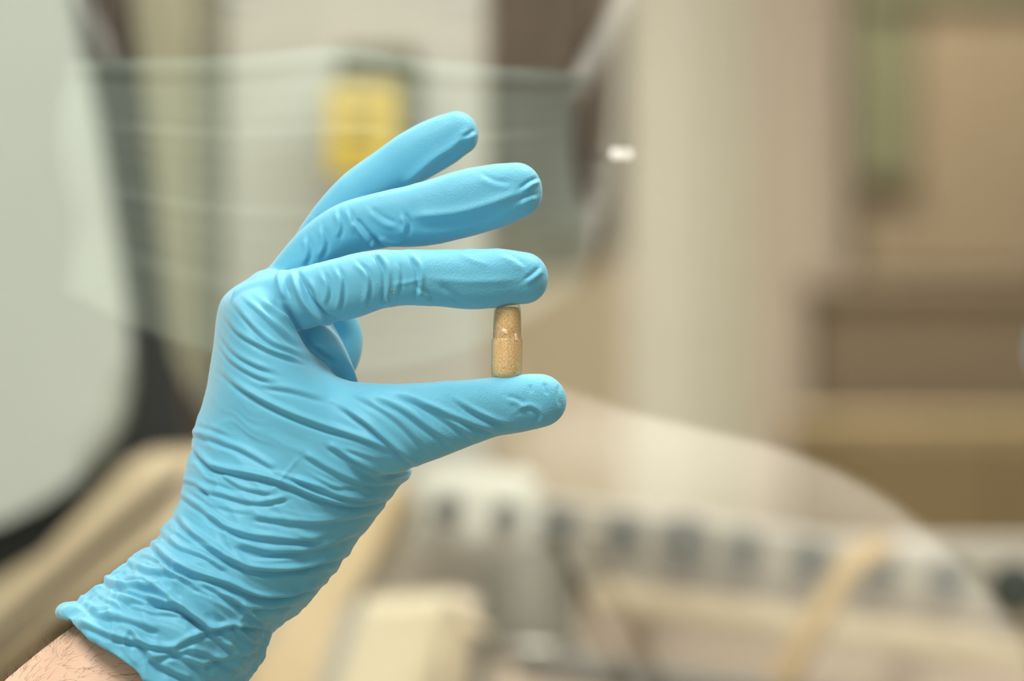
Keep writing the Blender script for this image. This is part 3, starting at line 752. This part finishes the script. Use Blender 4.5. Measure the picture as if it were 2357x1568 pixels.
for v, hw, fr, bk in hsd:
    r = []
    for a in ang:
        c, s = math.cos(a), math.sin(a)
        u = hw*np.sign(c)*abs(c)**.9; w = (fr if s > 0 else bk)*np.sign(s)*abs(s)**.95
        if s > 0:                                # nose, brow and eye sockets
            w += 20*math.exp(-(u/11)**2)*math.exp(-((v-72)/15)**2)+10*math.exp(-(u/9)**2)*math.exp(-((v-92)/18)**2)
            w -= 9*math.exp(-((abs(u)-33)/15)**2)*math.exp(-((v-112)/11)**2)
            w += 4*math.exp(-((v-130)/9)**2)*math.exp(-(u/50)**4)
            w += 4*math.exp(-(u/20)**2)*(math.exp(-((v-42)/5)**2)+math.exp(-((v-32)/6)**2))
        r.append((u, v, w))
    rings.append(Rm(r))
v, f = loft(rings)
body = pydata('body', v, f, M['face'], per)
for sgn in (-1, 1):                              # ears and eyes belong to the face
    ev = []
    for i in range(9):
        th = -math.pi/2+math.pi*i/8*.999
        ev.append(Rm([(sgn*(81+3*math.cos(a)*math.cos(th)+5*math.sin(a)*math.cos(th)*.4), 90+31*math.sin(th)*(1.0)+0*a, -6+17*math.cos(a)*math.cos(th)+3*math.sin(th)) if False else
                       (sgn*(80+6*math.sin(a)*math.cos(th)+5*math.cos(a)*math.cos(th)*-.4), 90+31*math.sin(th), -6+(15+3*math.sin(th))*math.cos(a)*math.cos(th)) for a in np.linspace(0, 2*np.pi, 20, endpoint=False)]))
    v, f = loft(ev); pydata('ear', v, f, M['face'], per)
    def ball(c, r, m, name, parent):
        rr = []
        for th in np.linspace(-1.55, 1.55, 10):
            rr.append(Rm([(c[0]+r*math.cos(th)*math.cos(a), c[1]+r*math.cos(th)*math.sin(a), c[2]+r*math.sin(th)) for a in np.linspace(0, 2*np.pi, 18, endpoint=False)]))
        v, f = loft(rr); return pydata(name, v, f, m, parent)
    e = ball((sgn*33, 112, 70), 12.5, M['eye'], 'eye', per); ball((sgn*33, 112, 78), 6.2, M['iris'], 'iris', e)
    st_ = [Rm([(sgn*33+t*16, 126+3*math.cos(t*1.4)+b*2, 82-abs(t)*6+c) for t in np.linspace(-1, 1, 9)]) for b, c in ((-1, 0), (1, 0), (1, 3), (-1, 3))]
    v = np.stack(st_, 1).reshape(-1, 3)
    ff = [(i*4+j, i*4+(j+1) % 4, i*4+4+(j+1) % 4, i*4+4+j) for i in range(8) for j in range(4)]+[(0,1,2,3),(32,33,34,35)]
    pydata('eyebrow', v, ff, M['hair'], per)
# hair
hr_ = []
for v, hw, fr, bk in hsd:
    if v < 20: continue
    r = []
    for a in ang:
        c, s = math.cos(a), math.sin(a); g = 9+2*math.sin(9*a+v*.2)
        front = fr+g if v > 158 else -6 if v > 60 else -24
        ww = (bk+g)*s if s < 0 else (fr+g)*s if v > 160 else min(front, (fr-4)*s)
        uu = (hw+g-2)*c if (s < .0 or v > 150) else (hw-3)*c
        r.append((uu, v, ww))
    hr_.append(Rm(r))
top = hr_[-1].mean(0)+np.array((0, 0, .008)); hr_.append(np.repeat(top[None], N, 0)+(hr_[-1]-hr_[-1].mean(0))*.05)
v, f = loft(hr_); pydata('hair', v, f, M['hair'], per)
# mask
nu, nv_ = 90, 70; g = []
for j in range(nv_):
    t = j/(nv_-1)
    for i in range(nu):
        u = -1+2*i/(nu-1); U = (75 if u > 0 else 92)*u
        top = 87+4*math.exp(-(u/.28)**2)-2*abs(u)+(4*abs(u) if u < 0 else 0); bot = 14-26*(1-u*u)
        if abs(u) > .86: bot += 4*math.sin(t*9)
        v_ = bot+(top-bot)*t
        w = 106-62*abs(u)**2.2+16*math.exp(-(u/.3)**2)*math.exp(-((t-.72)/.22)**2)+5*math.exp(-(u/.45)**2)*math.exp(-((t-.3)/.2)**2)
        w += 1.1*(((t*4) % 1)-.5)*(1-sstep(.72, .9, abs(u)))+ .12*math.cos(t*math.pi*30)
        if .84 < abs(u) < .95: w += 1.0*math.sin(U*2.2)*math.sin(t*95)
        if t > .93: w += 1.2
        g.append((U+2.5*math.sin(t*7)*abs(u)**6, v_, w))
gv = Rm(g); gb = Rm([(a*.985, b, c-2.2) for a, b, c in g])
vv = np.concatenate((gv, gb)); n0 = nu*nv_; ff = []
for j in range(nv_-1):
    for i in range(nu-1):
        q = j*nu+i; ff.append((q, q+1, q+nu+1, q+nu)); ff.append((n0+q, n0+q+nu, n0+q+nu+1, n0+q+1))
bd = [i for i in range(nu)]+[j*nu+nu-1 for j in range(1, nv_)]+[(nv_-1)*nu+i for i in range(nu-2, -1, -1)]+[j*nu for j in range(nv_-2, 0, -1)]
for k in range(len(bd)): a, b = bd[k], bd[(k+1) % len(bd)]; ff.append((a, b, n0+b, n0+a))
mk = pydata('mask', vv, ff, M['mask'], per); mk['label'] = 'pleated mint green surgical mask'
for sgn in (-1, 1):
    pth = catmull(Rm([((71 if sgn > 0 else -86), 76, 46), (sgn*79, 90, 26), (sgn*88, 108, 2), (sgn*90, 112, -12), (sgn*86, 96, -24), (sgn*83, 70, -20), (sgn*82, 50, 2), (sgn*74, 22, 44)]), 40)
    v, f = tube(pth, .0042 if sgn > 0 else .0022, 8); pydata('ear_loop', v, f, M['strap'], mk)
# earring: two cut stones with a flat polished front
for q in (0, 1):
    c = np.array(R(83.5+q*5.6, 58.5+q*1.2, 8-q*2))
    d1 = np.array((CP, CP, H))-c; d2 = np.array((LIGHTS[1][0], LIGHTS[1][1], CEIL))-c
    nn = d1/np.linalg.norm(d1)+d2/np.linalg.norm(d2); nn /= np.linalg.norm(nn)
    ta = np.cross(nn, (0, 0, 1)); ta /= np.linalg.norm(ta); tb = np.cross(nn, ta); aa = np.linspace(0, 2*np.pi, 10, endpoint=False)
    rr = [c+nn*h+r*(np.cos(aa)[:, None]*ta+np.sin(aa)[:, None]*tb) for r, h in ((.0004, -.003), (.0024, 0), (.0024, .0004), (.0018, .001))]
    v, f = loft(rr); pydata('earring', v, f, M['stud'], per, False)
# coat: one lofted garment, shoulders, and sleeves hanging
cs = [(880,430,70,85,0),(915,545,80,92,0),(950,640,88,98,0),(985,790,95,104,0),(1040,1000,102,106,0),(1120,1180,108,108,0),(1230,1330,112,110,0),(1400,1490,116,112,0),(1600,1570,118,112,0),(2100,1590,118,112,0),(3200,1480,118,112,0),(5600,1520,122,116,0)]
csd = catmull(np.array(cs, float), 70); rings = []
for py, hw, fr, bk, _ in csd:
    vmm = (770-py)/6.28; h_ = hw/6.28; r = []
    for a in np.linspace(0, 2*np.pi, 96, endpoint=False):
        c, s = math.cos(a), math.sin(a)
        u = h_*np.sign(c)*abs(c)**.75*(1 if c > 0 else .34); w = (fr-22 if s > 0 else bk)*np.sign(s)*abs(s)**.8
        w += 3.0*math.sin(u*.07+vmm*.05)*math.sin(vmm*.03+1)
        r.append((u, vmm, w-10))
    rings.append(Rm(r, 1.0))
v, f = loft(rings); coat = pydata('coat', v, f, M['coat'], per); coat['label'] = 'white lab coat'
def coat_w(u, v):                                # front surface of the coat
    py = 770-v*6.28; h_ = np.interp(py, csd[:, 0], csd[:, 1])/6.28; fr = np.interp(py, csd[:, 0], csd[:, 2])
    if u < 0: h_ *= .34
    c = min(1, abs(u)/h_)**(1/.75)
    return (fr-22)*math.sqrt(max(0, 1-c*c))**.8-10+3.0*math.sin(u*.07+v*.05)*math.sin(v*.03+1)
for sgn in (-1, 1):                              # lapels
    a = []; n, m_ = 14, 6; q = 1 if sgn > 0 else .34
    for lay in (4, -3):
        for i in range(n):
            t = i/(n-1); v_ = -34-165*t; ui = 52*(1-t)+12; wd = 12+52*math.sin(math.pi*min(1, t*.9+.1))
            for k in range(m_):
                u_ = sgn*(ui+wd*k/(m_-1))*q; a.append((u_, v_, coat_w(u_, v_)+lay))
    a = Rm(a, 1.0); L_ = n*m_; ff = []
    for i in range(n-1):
        for k in range(m_-1):
            p_ = i*m_+k; ff += [(p_, p_+1, p_+m_+1, p_+m_), (L_+p_, L_+p_+m_, L_+p_+m_+1, L_+p_+1)]
    bd = [k for k in range(m_)]+[i*m_+m_-1 for i in range(1, n)]+[(n-1)*m_+k for k in range(m_-2, -1, -1)]+[i*m_ for i in range(n-2, 0, -1)]
    ff += [(bd[k], bd[(k+1) % len(bd)], L_+bd[(k+1) % len(bd)], L_+bd[k]) for k in range(len(bd))]
    pydata('lapel', a, ff, M['coat'], coat)
for way in ([(172, -128, -14), (196, -185, -16), (212, -270, -20), (222, -380, -14), (215, -470, 30), (180, -540, 76)],
            [(-20, -120, -50), (-30, -180, -70), (-34, -280, -86), (-30, -380, -92), (-4, -450, -104), (40, -500, -112)]):
    pth = catmull(Rm(way, 1.0), 36)
    v, f = tube(pth, np.interp(np.linspace(0, 1, 36), [0, .15, .5, 1], [.046, .056, .054, .046])*(1+.03*np.sin(np.arange(36)*1.3)), 28)
    pydata('sleeve', v, f, M['coat'], coat)
for dx in (0, 13):
    sm = [(u+dx, v, coat_w(u+dx, v)+4.5) for u, v in ((74, -74), (84, -95), (96, -118), (106, -145))]
    v, f = tube(catmull(Rm(sm, 1.0), 16), .0018, 8)
    pydata('seam', v, f, M['coatline'], coat)
print('glove verts', nv)
